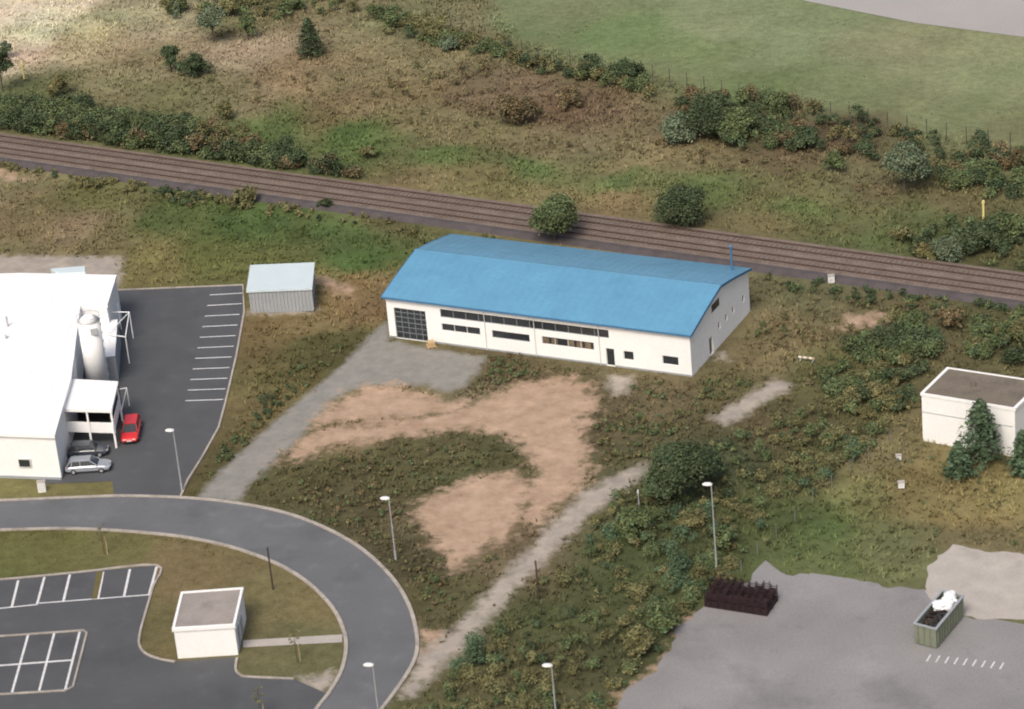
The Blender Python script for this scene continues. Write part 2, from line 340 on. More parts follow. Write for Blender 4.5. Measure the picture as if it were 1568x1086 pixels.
for a,b in [((-12,893),(-20,934)),((28,889),(18,930)),((68,884),(57,925)),((107,880),(97,921)),((158,876),(150,917)),((199,872),(190,913)),((240,868),(228,912))]: mark(a,b,.24,.02)
mark((-60,938),(58,926),.18,.024);mark((60,924),(230,911),.18,.024)
mark((-60,1024),(112,1011),.26,.024)
for a,b in [((-3,976),(-25,1064)),((43,973),(18,1062)),((83,970),(60,1058)),((122,968),(100,1056))]: mark(a,b,.22,.02)
for j in range(9): mark((1425+14*j,1003+1.5*j),(1419+14*j,1013+1.5*j),.13,.026)
k.done("road_marking")
sheet("grass_strip",GL([(148,876),(158,875),(149,917),(141,918)]),.03,mat("verge_soil",S(110,100,62),.95,.25,2,8))
# ------------------------------------------------------------------ railway
Mr=Matrix(((rd.x,rn.x,0,RC0.x),(rd.y,rn.y,0,RC0.y),(0,0,1,0),(0,0,0,1)));RLen=(RC1-RC0).length
rail=empty("railway_track")
k=PB(Mr)
prof=[(-4.7,-.1),(-3.7,.35),(3.9,.35),(4.6,-.05)]
def strip(a,b,m): k.add([(0,a[0],a[1]),(RLen,a[0],a[1]),(RLen,b[0],b[1]),(0,b[0],b[1])],[(0,1,2,3)],m)
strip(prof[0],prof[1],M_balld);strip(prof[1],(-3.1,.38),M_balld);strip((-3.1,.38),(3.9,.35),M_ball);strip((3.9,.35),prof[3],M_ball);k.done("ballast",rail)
k=PB(Mr);x=330
while x<RLen-330:
    for cy in (-1.3,2.05): k.box((x,cy-1.25,.3),(x+.25,cy+1.25,.42),M_sleeper)
    x+=.62
k.done("sleepers",rail)
k=PB(Mr)
for cy in (-1.3,2.05):
    for s in (-.75,.75):
        k.box((0,cy+s-.045,.4),(RLen,cy+s+.045,.57),M_rail)
k.done("rails",rail)
# ------------------------------------------------------------------ hall with blue roof
hall=empty("industrial_hall")
Mh=Matrix(((hx.x,hy.x,0,hA.x),(hx.y,hy.y,0,hA.y),(0,0,1,0),(0,0,0,1)))
EV=5.05;RS=1.8;th=.28
def wall(p,length,height,ops,place,m):
    xsn=sorted({0,length}|{o[0] for o in ops}|{o[2] for o in ops})
    for i in range(len(xsn)-1):
        a,b=xsn[i],xsn[i+1]
        segs=sorted([(o[1],o[3]) for o in ops if o[0]<=a+1e-6 and o[2]>=b-1e-6]); z=-.3
        for s0,s1 in segs:
            if s0>z+.001: place(p,a,b,z,s0,m)
            z=s1
        if z<height: place(p,a,b,z,height,m)
fr=lambda p,a,b,z0,z1,m: p.box((a,0,z0),(b,th,z1),m)
sc=HL/37.0
ops=[(.9,0.02,4.9,3.75),(6.8,3.3,27.4,4.3),(6.8,1.65,11.6,2.55),(13.1,1.6,17.7,2.5),(19.2,1.6,25.5,2.55),(26.9,0.02,27.9,2.1),(29,1.0,30.2,2.05),(33.6,1.05,35.5,2.1)]
ops=[(a*sc,b,c*sc,d) for a,b,c,d in ops]
p=PB(Mh);wall(p,HL,EV,ops,fr,M_white)
gops=[(HW*.30,0.02,HW*.30+1.0,2.1)]+[(HW*t,1.9,HW*t+.6,2.75) for t in (.46,.58,.70,.88)]
def rg2(p,a,b,z0,z1,m):
    a=max(a,th+.001); b=min(b,HW-th-.001)
    if b>a: p.box((HL-th,a,z0),(HL,b,z1),m)
wall(p,HW,EV,gops,rg2,M_white)
p.box((0,HW-th,-.3),(HL,HW,EV),M_white);p.box((0,th+.001,-.3),(th,HW-th-.001,EV),M_white)
def rz(y):
    t=abs(y/HW-.5)*2
    return EV+RS*(1-t)+.10*math.sin(math.pi*min(t,1))
ysn=[HW*i/8 for i in range(9)]
for x0,x1 in ((0,th),(HL-th,HL)):
    n=len(ysn)
    p.add([(x0,y,rz(y)-.02) for y in ysn]+[(x0,HW,EV-.001),(x0,0,EV-.001)],[tuple(range(n+2))],M_white)
    p.add([(x1,y,rz(y)-.02) for y in ysn]+[(x1,HW,EV-.001),(x1,0,EV-.001)],[tuple(reversed(range(n+2)))],M_white)
p.done("walls",hall)
p=PB(Mh)
yy=[-.35]+ysn[1:-1]+[HW+.35]
def rr(y): return rz(y) if 0<=y<=HW else EV-.06
for i in range(len(yy)-1):
    a,b=yy[i],yy[i+1];x0,x1=-.3,HL+.3;t=.12
    p.add([(x0,a,rr(a)),(x1,a,rr(a)),(x1,b,rr(b)),(x0,b,rr(b)),(x0,a,rr(a)+t),(x1,a,rr(a)+t),(x1,b,rr(b)+t),(x0,b,rr(b)+t)],[(0,3,2,1),(4,5,6,7),(0,1,5,4),(1,2,6,5),(2,3,7,6),(3,0,4,7)],M_blue)
    xx=1.0
    while xx<HL:
        p.add([(xx,a,rr(a)+t),(xx+.04,a,rr(a)+t),(xx+.04,b,rr(b)+t),(xx,b,rr(b)+t),(xx,a,rr(a)+t+.015),(xx+.04,a,rr(a)+t+.015),(xx+.04,b,rr(b)+t+.015),(xx,b,rr(b)+t+.015)],[(4,5,6,7),(1,2,6,5),(3,0,4,7)],M_blue)
        xx+=1.02
zr=rz(HW/2)+.12
p.add([(-.32,HW/2-.3,zr-.03),(HL+.32,HW/2-.3,zr-.03),(HL+.32,HW/2,zr+.05),(-.32,HW/2,zr+.05),(-.32,HW/2+.3,zr-.03),(HL+.32,HW/2+.3,zr-.03)],[(0,1,2,3),(3,2,5,4)],M_blue)
p.box((-.3,-.5,EV-.12),(HL+.3,-.36,EV+.04),M_blued)
for i in range(len(yy)-1):
    a,b=yy[i],yy[i+1]
    for x0 in (HL+.302,-.36):
        p.add([(x0,a,rr(a)-.12),(x0+.05,a,rr(a)-.12),(x0+.05,b,rr(b)-.12),(x0,b,rr(b)-.12),(x0,a,rr(a)+.15),(x0+.05,a,rr(a)+.15),(x0+.05,b,rr(b)+.15),(x0,b,rr(b)+.15)],[(0,3,2,1),(4,5,6,7),(0,1,5,4),(1,2,6,5),(2,3,7,6),(3,0,4,7)],M_blued)
p.done("roof",hall)
p=PB(Mh)
M_cur=mat("interior_blind",(.16,.125,.08),.8,.5,.7,2)
for n_,(a,b,c,d) in enumerate(ops):
    p.box((a-.02,.16,b-.02),(c+.02,.2,d+.02),M_glass)
    if n_==4:
        for q_ in range(int((c-a)/1.0)):
            if random.random()<.6: p.box((a+q_+.1,.13,b+.05),(a+q_+.8,.155,d-.15),M_cur)
    e=.05; mf=M_gframe if n_ in (0,1,3) else M_frame
    p.box((a,.08,b),(a+e,.158,d),mf);p.box((c-e,.08,b),(c,.158,d),mf)
    p.box((a+e,.08,d-e),(c-e,.158,d),mf);p.box((a+e,.08,b),(c-e,.158,b+e),mf)
    step=1.55 if n_<5 else 3
    if n_==0: step=.82
    mmm=M_dark if n_==3 else mf
    kx=a+step
    while kx<c-.3:
        p.box((kx-.03,.09,b+e),(kx+.03,.157,d-e),mmm);kx+=step
    if n_==0:
        for zz in (.75,1.4,2.0,2.6,3.2): p.box((a+e,.1,zz-.03),(c-e,.155,zz+.03),M_gframe)
for n_,(a,b,c,d) in enumerate(gops):
    p.box((HL-.2,a-.02,b-.02),(HL-.16,c+.02,d+.02),M_glass)
p.box((HL+.003,HW*.36,4.65),(HL+.04,HW*.36+2.3,5.65),M_frame);p.box((HL+.042,HW*.36+.1,4.73),(HL+.05,HW*.36+2.2,5.57),M_glass)
p.done("windows",hall)
p=PB(Mh)
for x0 in (12.3*sc,18.4*sc,26.2*sc): p.cyl((x0,-.08,0),(x0,-.08,EV-.1),.04,.04,M_frame,8)
p.box((-.02,-.02,-.3),(.9*sc,-.001,.18),M_grey);p.box((4.9*sc,-.02,-.3),(26.9*sc,-.001,.18),M_grey);p.box((27.9*sc,-.02,-.3),(HL+.02,-.001,.18),M_grey)
p.done("trim",hall)
p=PB(Mh);p.cyl((HL-1.2,HW-1.6,EV),(HL-1.2,HW-1.6,EV+3.4),.13,.13,M_blued,10);p.cyl((HL-1.2,HW-1.6,EV+3.4),(HL-1.2,HW-1.6,EV+3.6),.24,.05,M_blued,10);p.done("flue",hall)
# ------------------------------------------------------------------ left factory
fac=empty("white_factory")
FH=5.3
R1=[(-200,426),(30,419),(177,422),(163,467),(122,468),(108,578),(83,665),(-200,655)]
rf=GL(R1,FH);p=PB();p.prism([(q.x,q.y) for q in rf],-.3,FH-.35,M_white);p.done("walls",fac)
cx=sum((q.x for q in rf))/8;cy=sum((q.y for q in rf))/8
p=PB();p.prism([(cx+(q.x-cx)*1.012,cy+(q.y-cy)*1.012) for q in rf],FH-.348,FH,M_white2)
for uu in (20,60):
    a=G(uu,655,FH);b=G(uu+70,425,FH);ribbon(p,[a,b],.12,FH+.001,FH+.04,M_white2)
q0=G(5,520,FH);p.cyl((q0.x,q0.y,FH),(q0.x,q0.y,FH+.7),.35,.35,M_white2,12)
q0=G(12,500,FH);p.cyl((q0.x,q0.y,FH),(q0.x,q0.y,FH+1.2),.12,.12,M_steel,8)
b1=GL([(78,415),(130,411),(131,420),(92,422)],FH);p.prism([(q.x,q.y) for q in b1],FH-1,FH+.3,M_pale)
p.done("roof",fac)
P0=G(0,662.5,FH);Q0=G(83,665,FH);wd_=(Q0-P0).normalized();wn=Vector((wd_.y,-wd_.x,0))
Mw=Matrix(((wd_.x,wn.x,0,P0.x),(wd_.y,wn.y,0,P0.y),(0,0,1,0),(0,0,0,1)))
p=PB(Mw);p.box((1.5,.0,1.35),(2.9,.13,2.35),M_frame);p.box((1.6,.14,1.45),(2.8,.16,2.25),M_glass);p.box((-3.2,0,1.35),(-1.8,.13,2.35),M_frame);p.box((-3.1,.14,1.45),(-1.9,.16,2.25),M_glass)
p.box((-20,0.01,-.3),(6.0,.12,.25),M_grey);p.done("windows",fac)
PH=4.6
pr=GL([(106,580),(181,584),(171,628),(92,626)],PH);p=PB();p.prism([(q.x,q.y) for q in pr],PH-.35,PH,M_white2)
bk,br,frt,fl=pr[0],pr[1],pr[2],pr[3]
def seg(a,b,z0,z1,wd,m): ribbon(p,[a,b],wd,z0,z1,m)
for q in (bk,br,frt,fl,fl.lerp(frt,.5)):
    c=Vector((q.x,q.y,0)).lerp(Vector(((bk.x+frt.x)/2,(bk.y+frt.y)/2,0)),.06);p.box((c.x-.1,c.y-.1,-.1),(c.x+.1,c.y+.1,PH-.36),M_white2)
i1=fl.lerp(bk,.05);i2=frt.lerp(br,.05);seg(i1,i2,1.7,2.9,.12,M_white)
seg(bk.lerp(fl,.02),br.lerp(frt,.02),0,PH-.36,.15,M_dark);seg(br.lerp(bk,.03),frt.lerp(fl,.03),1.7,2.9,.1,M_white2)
p.done("canopy",fac)
p=PB();b2=GL([(152,492),(180,489),(176,545),(152,548)],3.0);p.prism([(q.x,q.y) for q in b2],-.2,3.0,M_grey,mtop=M_white2)
for uu,vv in ((172,560),(178,540),(186,505)):
    q=G(uu,vv);p.cyl((q.x,q.y,0),(q.x,q.y,3.3),.06,.06,M_white2,6)
q1=G(165,512,3.3);q2=G(198,478,3.3);q3=G(160,478,3.3);q4=G(192,516,3.3)
for a,b in ((q1,q2),(q2,q3),(q2,q4),(q1,q4)): p.cyl(a,b,.06,.06,M_white2,6)
for q in (q2,q4): p.cyl((q.x,q.y,0),q,.06,.06,M_white2,6)
q5=G(178,597,2.2);q6=G(194,594,2.2);q7=G(186,628,2.2)
for a,b in ((q5,q6),(q6,q7)): p.cyl(a,b,.05,.05,M_white2,6)
for q in (q6,q7): p.cyl((q.x,q.y,0),q,.05,.05,M_white2,6)
p.done("side_annex",fac)
silo=empty("silo");SH=9.3;c=G(134,482,SH)
p=PB();p.cyl((c.x,c.y,1.0),(c.x,c.y,SH-.7),1.22,1.22,M_white,28);p.cyl((c.x,c.y,SH-.7),(c.x,c.y,SH),1.22,.35,M_white2,28)
p.cyl((c.x,c.y,.2),(c.x,c.y,1.0),.4,1.22,M_white2,28)
for i in range(4):
    a=math.pi/4+i*math.pi/2;p.cyl((c.x+1.1*math.cos(a),c.y+1.1*math.sin(a),-.1),(c.x+1.1*math.cos(a),c.y+1.1*math.sin(a),1.6),.08,.08,M_steel,6)
p.done("shell",silo,True)
p=PB();
for i in range(20):
    a=2*math.pi*i/20;b=2*math.pi*(i+1)/20
    for zz in (SH-.6,SH-.1): p.cyl((c.x+1.25*math.cos(a),c.y+1.25*math.sin(a),zz),(c.x+1.25*math.cos(b),c.y+1.25*math.sin(b),zz),.03,.03,M_steel,5)
p.box((c.x+.2,c.y-1.28,SH-1.9),(c.x+1.0,c.y-1.1,SH-1.2),M_steel)
for zz in range(2,9): p.box((c.x+1.2,c.y-.25,zz),(c.x+1.3,c.y+.25,zz+.05),M_steel)
p.done("railing",silo)
# ------------------------------------------------------------------ small buildings
def inset(poly,d):
    cx=sum(q[0] for q in poly)/len(poly);cy=sum(q[1] for q in poly)/len(poly);out=[]
    for q in poly:
        v=Vector((q[0]-cx,q[1]-cy));out.append((cx+v.x*(1-d/v.length*1.3),cy+v.y*(1-d/v.length*1.3)))
    return out
def flatroof(name,px,h,over,mroof,fas,mwall=M_white):
    e=empty(name);rp=[(q.x,q.y) for q in GL(px,h)]
    p=PB();p.prism(inset(rp,over),-.3,h-fas,mwall);p.done("walls",e)
    p=PB();p.prism(rp,h-fas+.001,h-.12,M_white)
    n=len(rp);ii=inset(rp,.28)
    for i in range(n):
        a,b,c_,d_=rp[i],rp[(i+1)%n],ii[(i+1)%n],ii[i]
        p.add([(a[0],a[1],h-.12),(b[0],b[1],h-.12),(c_[0],c_[1],h-.12),(d_[0],d_[1],h-.12),(a[0],a[1],h),(b[0],b[1],h),(c_[0],c_[1],h),(d_[0],d_[1],h)],[(4,5,6,7),(0,1,5,4),(2,3,7,6)],M_white)
    p.prism(ii,h-.119,h-.08,mroof);p.done("roof",e)
    return e,rp
e,rp=flatroof("transformer_building",[(263,963),(360,957),(373,899),(277,906)],3.3,.15,M_roofgrey,.35)
p=PB();a=Vector(rp[1]);b=Vector(rp[2]);d=(b-a).normalized();nn=Vector((d.y,-d.x))
Md=Matrix(((d.x,nn.x,0,a.x),(d.y,nn.y,0,a.y),(0,0,1,0),(0,0,0,1)));p.M=Md;p.box((1.2,-.2,0),(2.2,-.06,2.1),M_grey);p.box((2.9,-.2,.3),(4.2,-.06,1.9),M_steel);p.done("door",e)
e,rp=flatroof("white_house",[(1409,602),(1555,626),(1598,584),(1450,562)],5.2,.1,M_rooffelt2,.3)
p=PB();a=Vector(rp[0]);b=Vector(rp[1]);d=(b-a).normalized();nn=Vector((d.y,-d.x))
p.M=Matrix(((d.x,nn.x,0,a.x),(d.y,nn.y,0,a.y),(0,0,1,0),(0,0,0,1)))
p.box((.1,-.1,3.05),(9.8,-.03,3.12),M_grey);p.box((6,-.1,1.0),(8,-.02,2.3),M_glass)
p.done("windows",e)
p=PB();q=G(1490,590,5.2);p.box((q.x-.2,q.y-.2,5.1),(q.x+.2,q.y+.2,5.7),M_rooffelt2);p.done("vent",e)
sh=empty("storage_shed");rp=[(q.x,q.y) for q in GL([(377,446),(478,442),(482,402),(383,406)],2.7)]
p=PB();ip=inset(rp,.2);p.prism(ip,-.2,2.5,M_grey);a=Vector(ip[0]);b=Vector(ip[1]);d=(b-a).normalized();L_=(b-a).length
p.M=Matrix(((d.x,d.y,0,a.x),(d.y,-d.x,0,a.y),(0,0,1,0),(0,0,0,1)));x=.1
while x<L_: p.box((x,.001,0),(x+.12,.07,2.45),M_steel);x+=.42
p.done("walls",sh);p=PB();p.prism(rp,2.501,2.72,M_pale);p.done("roof",sh)
# ------------------------------------------------------------------ street furniture
def street_lamp(top,base,hd=(-1,.1)):
    b=G(*base);s=PX(b);h=math.hypot(top[0]-base[0],top[1]-base[1])/(.9*s)
    p=PB();p.cyl((b.x,b.y,-.1),(b.x,b.y,.9),.12,.11,M_steel,10);p.cyl((b.x,b.y,.9),(b.x,b.y,h),.08,.05,M_steel,10)
    d=Vector((hd[0],hd[1],0)).normalized();n=Vector((-d.y,d.x,0));c=Vector((b.x,b.y,h))
    p.cyl(c,c+d*.2+Vector((0,0,.05)),.045,.04,M_steel,8)
    a=c+d*.02;vs=[]
    for t,wh,zt,zb in ((-.1,.10,.12,.02),(.15,.2,.2,0),(.55,.19,.22,.02),(.8,.08,.14,.06)):
        for sx,zz in ((-1,zb),(1,zb),(.8,zt),(-.8,zt)):
            q=a+d*t+n*sx*wh;vs.append((q.x,q.y,h+zz))
    fs=[(3,2,1,0),(12,13,14,15)]
    for i in range(3):
        for j in range(4):fs.append((i*4+j,i*4+(j+1)%4,i*4+4+(j+1)%4,i*4+4+j))
    p.add(vs,fs,M_lamp)
    return p.done("street_lamp")
for t_,b_ in [((266,660),(279,752)),((591,763),(606,856)),((1090,740),(1098,880)),((567,1016),(582,1112)),((844,1016),(853,1112))]: street_lamp(t_,b_)
def post(name,u,v,h,r,m,cap=None):
    b=G(u,v);p=PB();p.cyl((b.x,b.y,-.2),(b.x,b.y,h),r,r*.85,m,8)
    if cap: p.cyl((b.x,b.y,h),(b.x,b.y,h+.35),r*1.2,r*1.1,cap,8)
    return p.done(name)
post("wooden_post",418,902,4.6,.09,M_wood);post("wooden_post",825,915,4.0,.09,M_wood)
post("marker_post",37,120,1.9,.15,M_yellow,M_yellow);post("marker_post",1506,332,1.7,.15,M_yellow,M_yellow)
post("marker_post",979,780,1.8,.07,M_steel,M_lamp);post("marker_post",603,826,1.2,.06,M_steel,M_lamp)
def cabinet(u,v,wx,dy,h):
    b=G(u,v);p=PB();p.box((b.x-wx/2,b.y-dy/2,-.1),(b.x+wx/2,b.y+dy/2,h),M_lamp);p.box((b.x-wx/2-.05,b.y-dy/2-.05,h+.001),(b.x+wx/2+.05,b.y+dy/2+.05,h+.07),M_conc)
    p.box((b.x-wx/2+.08,b.y-dy/2-.02,.1),(b.x+wx/2-.08,b.y-dy/2-.003,h-.1),M_frame);p.done("utility_cabinet")
cabinet(65,752,.8,.5,1.1);cabinet(1273,432,.7,.5,.8);cabinet(1380,745,.6,.4,.5);cabinet(1376,702,.5,.4,.35)
q=G(1235,553);p=PB(Matrix.Translation(q)@Matrix.Rotation(-.45,4,'Z'))
for i in range(6): p.box((-.9+i*.3,0,.3),(-.9+i*.3+.3,.05,.5),[M_lamp,M_plank][i%2])
for x in(-.7,.7): p.box((x-.04,.051,0),(x+.04,.11,.4),M_steel);p.box((x-.05,-.3,0),(x+.05,.4,.05),M_steel)
p.done("barrier_board")
q=G(661,531);p=PB(Matrix.Translation(q)@Matrix.Rotation(.2,4,'Z'))
for i in range(5): p.box((-.5,-.5+i*.24,.12),(.5,-.38+i*.24,.15),M_plank)
for x in(-.5,-.05,.4): p.box((x,-.5,0),(x+.1,.58,.119),M_plank)
for i in range(4): p.box((-.4,-.4,.16+i*.13),(.35,.4,.27+i*.13),M_plank)
p.done("wooden_pallet")
def fence(name,px,step,h,r=.05,wires=(.3,.7,1.0),m=M_fpost,wr=.006):
    pts=GL(px);p=PB()
    for i in range(len(pts)-1):
        a,b=pts[i],pts[i+1];l=(b-a).length;n=max(1,int(l/step))
        for j in range(n):
            q=a.lerp(b,j/n);p.box((q.x-r,q.y-r,-.4),(q.x+r,q.y+r,h),m)
        for wz in wires: p.cyl((a.x,a.y,h*wz),(b.x,b.y,h*wz),wr,wr,m,4,False)
    return p.done(name)
fence("wire_fence",[(690,38),(800,85),(1000,125),(1160,160),(1330,192),(1480,220),(1650,247)],2.6,2.3,.045,(.1,.5,.98),wr=.006)
fence("wire_fence",[(1110,905),(1160,848),(1245,768),(1330,700),(1395,655)],3.2,1.3,.035,(.5,.95),m=M_fpost2)
# rack stack
q=G(1079,930);q2=G(1176,945);d=(q2-q);Lr=d.length;d.normalize();n=Vector((-d.y,d.x,0))
p=PB(Matrix(((d.x,n.x,0,q.x),(d.y,n.y,0,q.y),(0,0,1,0),(0,0,0,1))))
nx_=9;
for i in range(nx_):
    x0=i*Lr/nx_
    for j in range(2):
        y0=j*1.5;x1=x0+Lr/nx_-.08;y1=y0+1.4;hh=1.5+.3*random.random()
        for xx in (x0,x1-.06):
            for yy_ in (y0,y1-.06): p.box((xx,yy_,0),(xx+.07,yy_+.07,hh+.25),M_rust)
        for zz in np.arange(.12,hh,.2):
            p.box((x0,y0-.02,zz),(x1,y0-.0,zz+.07),M_rust);p.box((x0,y1,zz),(x1,y1+.03,zz+.07),M_rust)
            p.box((x0-.02,y0,zz),(x0,y1,zz+.07),M_rust)
        for s in range(5):
            a_=y0+.12+s*.26;p.box((x0+.05,a_,hh*.5+.1*random.random()),(x1-.05,a_+.1,hh*.5+.25+.5*random.random()),M_rust)
        p.box((x0+.05,y0+.05,.02),(x1-.05,y1-.05,hh*.42),M_rust)
p.done("rusty_rack_stack")
# skip container
a=G(1401,986);b=G(1434,995);c=G(1476,944)
n=(c-b);Lk=n.length;n.normalize();d=(b-a);Wk=d.length;d.normalize()
sk_=empty("skip_container");Ms=Matrix(((d.x,n.x,0,a.x),(d.y,n.y,0,a.y),(0,0,1,0),(0,0,0,1)))
p=PB(Ms);H=2.1
p.box((0,0,.15),(Wk,.1,H),M_skip);p.box((0,Lk-.1,.15),(Wk,Lk,H),M_skip);p.box((0,.101,.15),(.1,Lk-.101,H),M_skip);p.box((Wk-.1,.101,.15),(Wk,Lk-.101,H),M_skip);p.box((.1,.1,.16),(Wk-.1,Lk-.1,.3),M_skip)
y=.3
while y<Lk-.2:
    p.box((Wk+.001,y,.2),(Wk+.09,y+.12,H-.15),M_skip);p.box((-.09,y,.2),(-.001,y+.12,H-.15),M_skip);y+=.62
for x in (.3,.9,1.5,2.0):
    if x<Wk-.2:p.box((x,-.09,.2),(x+.1,-.001,H-.15),M_skip)
p.box((-.1,-.1,H+.001),(.14,Lk+.1,H+.1),M_grey);p.box((Wk-.14,-.1,H+.001),(Wk+.1,Lk+.1,H+.1),M_grey);p.box((.141,-.1,H+.001),(Wk-.141,.12,H+.1),M_grey);p.box((.141,Lk-.12,H+.001),(Wk-.141,Lk+.1,H+.1),M_grey)
for x in(.3,Wk-.5):p.box((x,.2,0),(x+.2,Lk-.2,.149),M_rust)
p.done("body",sk_)
p=PB(Ms)
for i in range(90):
    x,y=random.uniform(.2,Wk-.5),random.uniform(.2,Lk-.6);z=random.uniform(1.2,1.75)
    Mx=Matrix.Translation((x,y,z))@Matrix.Rotation(random.uniform(0,3),4,'Z')@Matrix.Rotation(random.uniform(-.4,.4),4,'X')
    p.box((-.25,-.1,-.06),(.25,.1,.06),random.choice([M_dark,M_dark,M_rust,M_wood]),Mx)
p.box((.11,.11,.3),(Wk-.11,Lk-.11,1.3),M_dark)
p.done("debris",sk_)
def lump(name,cen,r,m,parent,seed,sq=.8):
    import bmesh
    bm=bmesh.new();bmesh.ops.create_icosphere(bm,subdivisions=3,radius=1)
    rr_=random.Random(seed);ph=[rr_.uniform(0,6) for _ in range(6)]
    for v in bm.verts:
        c=v.co;f=1+.18*math.sin(4*c.x+ph[0])*math.sin(5*c.y+ph[1])+.12*math.sin(9*c.z+ph[2]+3*c.x)+.06*math.sin(17*c.y+ph[3]+9*c.z)
        v.co=Vector((c.x*r*f,c.y*r*f,c.z*r*f*sq))
    me=bpy.data.meshes.new(name);bm.to_mesh(me);bm.free();me.materials.append(m)
    o=bpy.data.objects.new(name,me);o.location=cen;scene.collection.objects.link(o);o.parent=parent;return o
for i,(fx,fy,r,z) in enumerate([(.35,.62,.6,2.1),(.6,.76,.65,2.25),(.5,.9,.55,2.2),(.7,.66,.4,2.0)]): lump("bag",Ms@Vector((Wk*fx,Lk*fy,z)),r,M_bag,sk_,i)
# ------------------------------------------------------------------ cars
def car(name,loc,ang,paint,Lc=4.1,Wc=1.66,Hc=1.4,hatch=True):
    e=empty(name);e.location=loc;e.rotation_euler=(0,0,ang);hw=Wc/2
    st=[(-.5,.55,.62,.8),(-.485,.30,.74,.92),(-.40,.24,.86,.98),(-.2,.22,.90,1),(.05,.22,.90,1),(.22,.22,.88,1),(.40,.24,.78,.98),(.475,.28,.68,.9),(.5,.42,.56,.78)]
    p=PB();vs=[];K=8
    for x,zb,zt,wf in st:
        w_=hw*wf;X_=x*Lc
        vs+=[(X_,-w_*.88,zb),(X_,-w_,zb+.15),(X_,-w_,zt-.12),(X_,-w_*.9,zt),(X_,w_*.9,zt),(X_,w_,zt-.12),(X_,w_,zb+.15),(X_,w_*.88,zb)]
    fs=[]
    for i in range(len(st)-1):
        for j in range(K): fs.append((i*K+j,i*K+(j+1)%K,(i+1)*K+(j+1)%K,(i+1)*K+j))
    fs+=[tuple(range(K)),tuple(reversed(range((len(st)-1)*K,len(st)*K)))]
    p.add(vs,[tuple(reversed(f)) for f in fs],paint)
    o=p.done("body",e);m=o.modifiers.new("b",'BEVEL');m.width=.04;m.segments=2;m.limit_method='ANGLE'
    rb=-.47 if hatch else -.36
    bx=[(rb*Lc,.86),((rb+.10)*Lc,Hc-.04),(.07*Lc,Hc-.02),(.24*Lc,.87)]
    wb,wt=hw*.9,hw*.70
    p=PB();vs=[]
    for i,(x,z) in enumerate(bx):
        ww=wb if i in(0,3) else wt
        vs+=[(x,-ww,z),(x,ww,z)]
    p.add(vs,[(0,2,4,6),(7,5,3,1),(1,3,2,0),(3,5,4,2),(5,7,6,4)],M_glass)
    p.done("windows",e)
    p=PB();z=Hc-.02
    p.box((bx[1][0]-.04,-wt-.02,z-.01),(bx[2][0]+.04,wt+.02,z+.035),paint)
    def bar(a,b,r=.04): p.cyl(a,b,r,r,paint,6)
    for s in(-1,1):
        bar((bx[0][0],s*wb,.87),(bx[1][0],s*wt,z));bar((bx[3][0],s*wb,.88),(bx[2][0],s*wt,z));xm=(bx[1][0]+bx[2][0])/2
        bar((xm+.05,s*(wb+.005),.87),(xm,s*(wt+.01),z));bar((bx[1][0]+.12,s*(wb),.87),(bx[1][0]+.2,s*wt,z),.05)
        p.box((.2*Lc,s*(hw+.02)-.07,.9),(.2*Lc+.12,s*(hw+.02)+.07,1.02),paint)
    p.done("roof",e)
    p=PB()
    for x in(-.31*Lc,.31*Lc):
        for s in(-1,1):
            p.cyl((x,s*(hw-.18),.3),(x,s*(hw+.012),.3),.3,.3,M_tyre,18);p.cyl((x,s*(hw+.0),.3),(x,s*(hw+.022),.3),.18,.17,M_steel,12)
    p.done("wheels",e)
    p=PB();xf=.495*Lc
    for s in(-1,1):
        p.box((xf-.12,s*hw*.55-.15,.52),(xf-.0,s*hw*.55+.15,.64),M_lamp);p.box((-.498*Lc-.005,s*hw*.62-.13,.6),(-.47*Lc,s*hw*.62+.13,.78),M_redw)
    p.box((xf-.1,-.6,.3),(xf+.05,.6,.44),M_tyre);p.box((-xf-.06,-.65,.32),(-xf+.1,.65,.48),M_tyre);p.box((xf-.02,-.25,.44),(xf+.055,.25,.52),M_lamp)
    p.done("trim",e)
    return e
a=G(207,642);b=G(197,690);c=(a+b)/2;d=b-a
car("red_hatchback_car",(c.x,c.y,.02),math.atan2(d.y,d.x),M_red,4.9,1.85,1.5)
a=G(98,727);b=G(173,722);c=(a+b)/2;d=b-a
car("silver_estate_car",(c.x,c.y+.6,.02),math.atan2(d.y,d.x),M_silver,4.7,1.75,1.42)
car("dark_car",(c.x-.3,c.y+4.2,.02),math.atan2(d.y,d.x),M_dkcar,4.2,1.7,1.4)
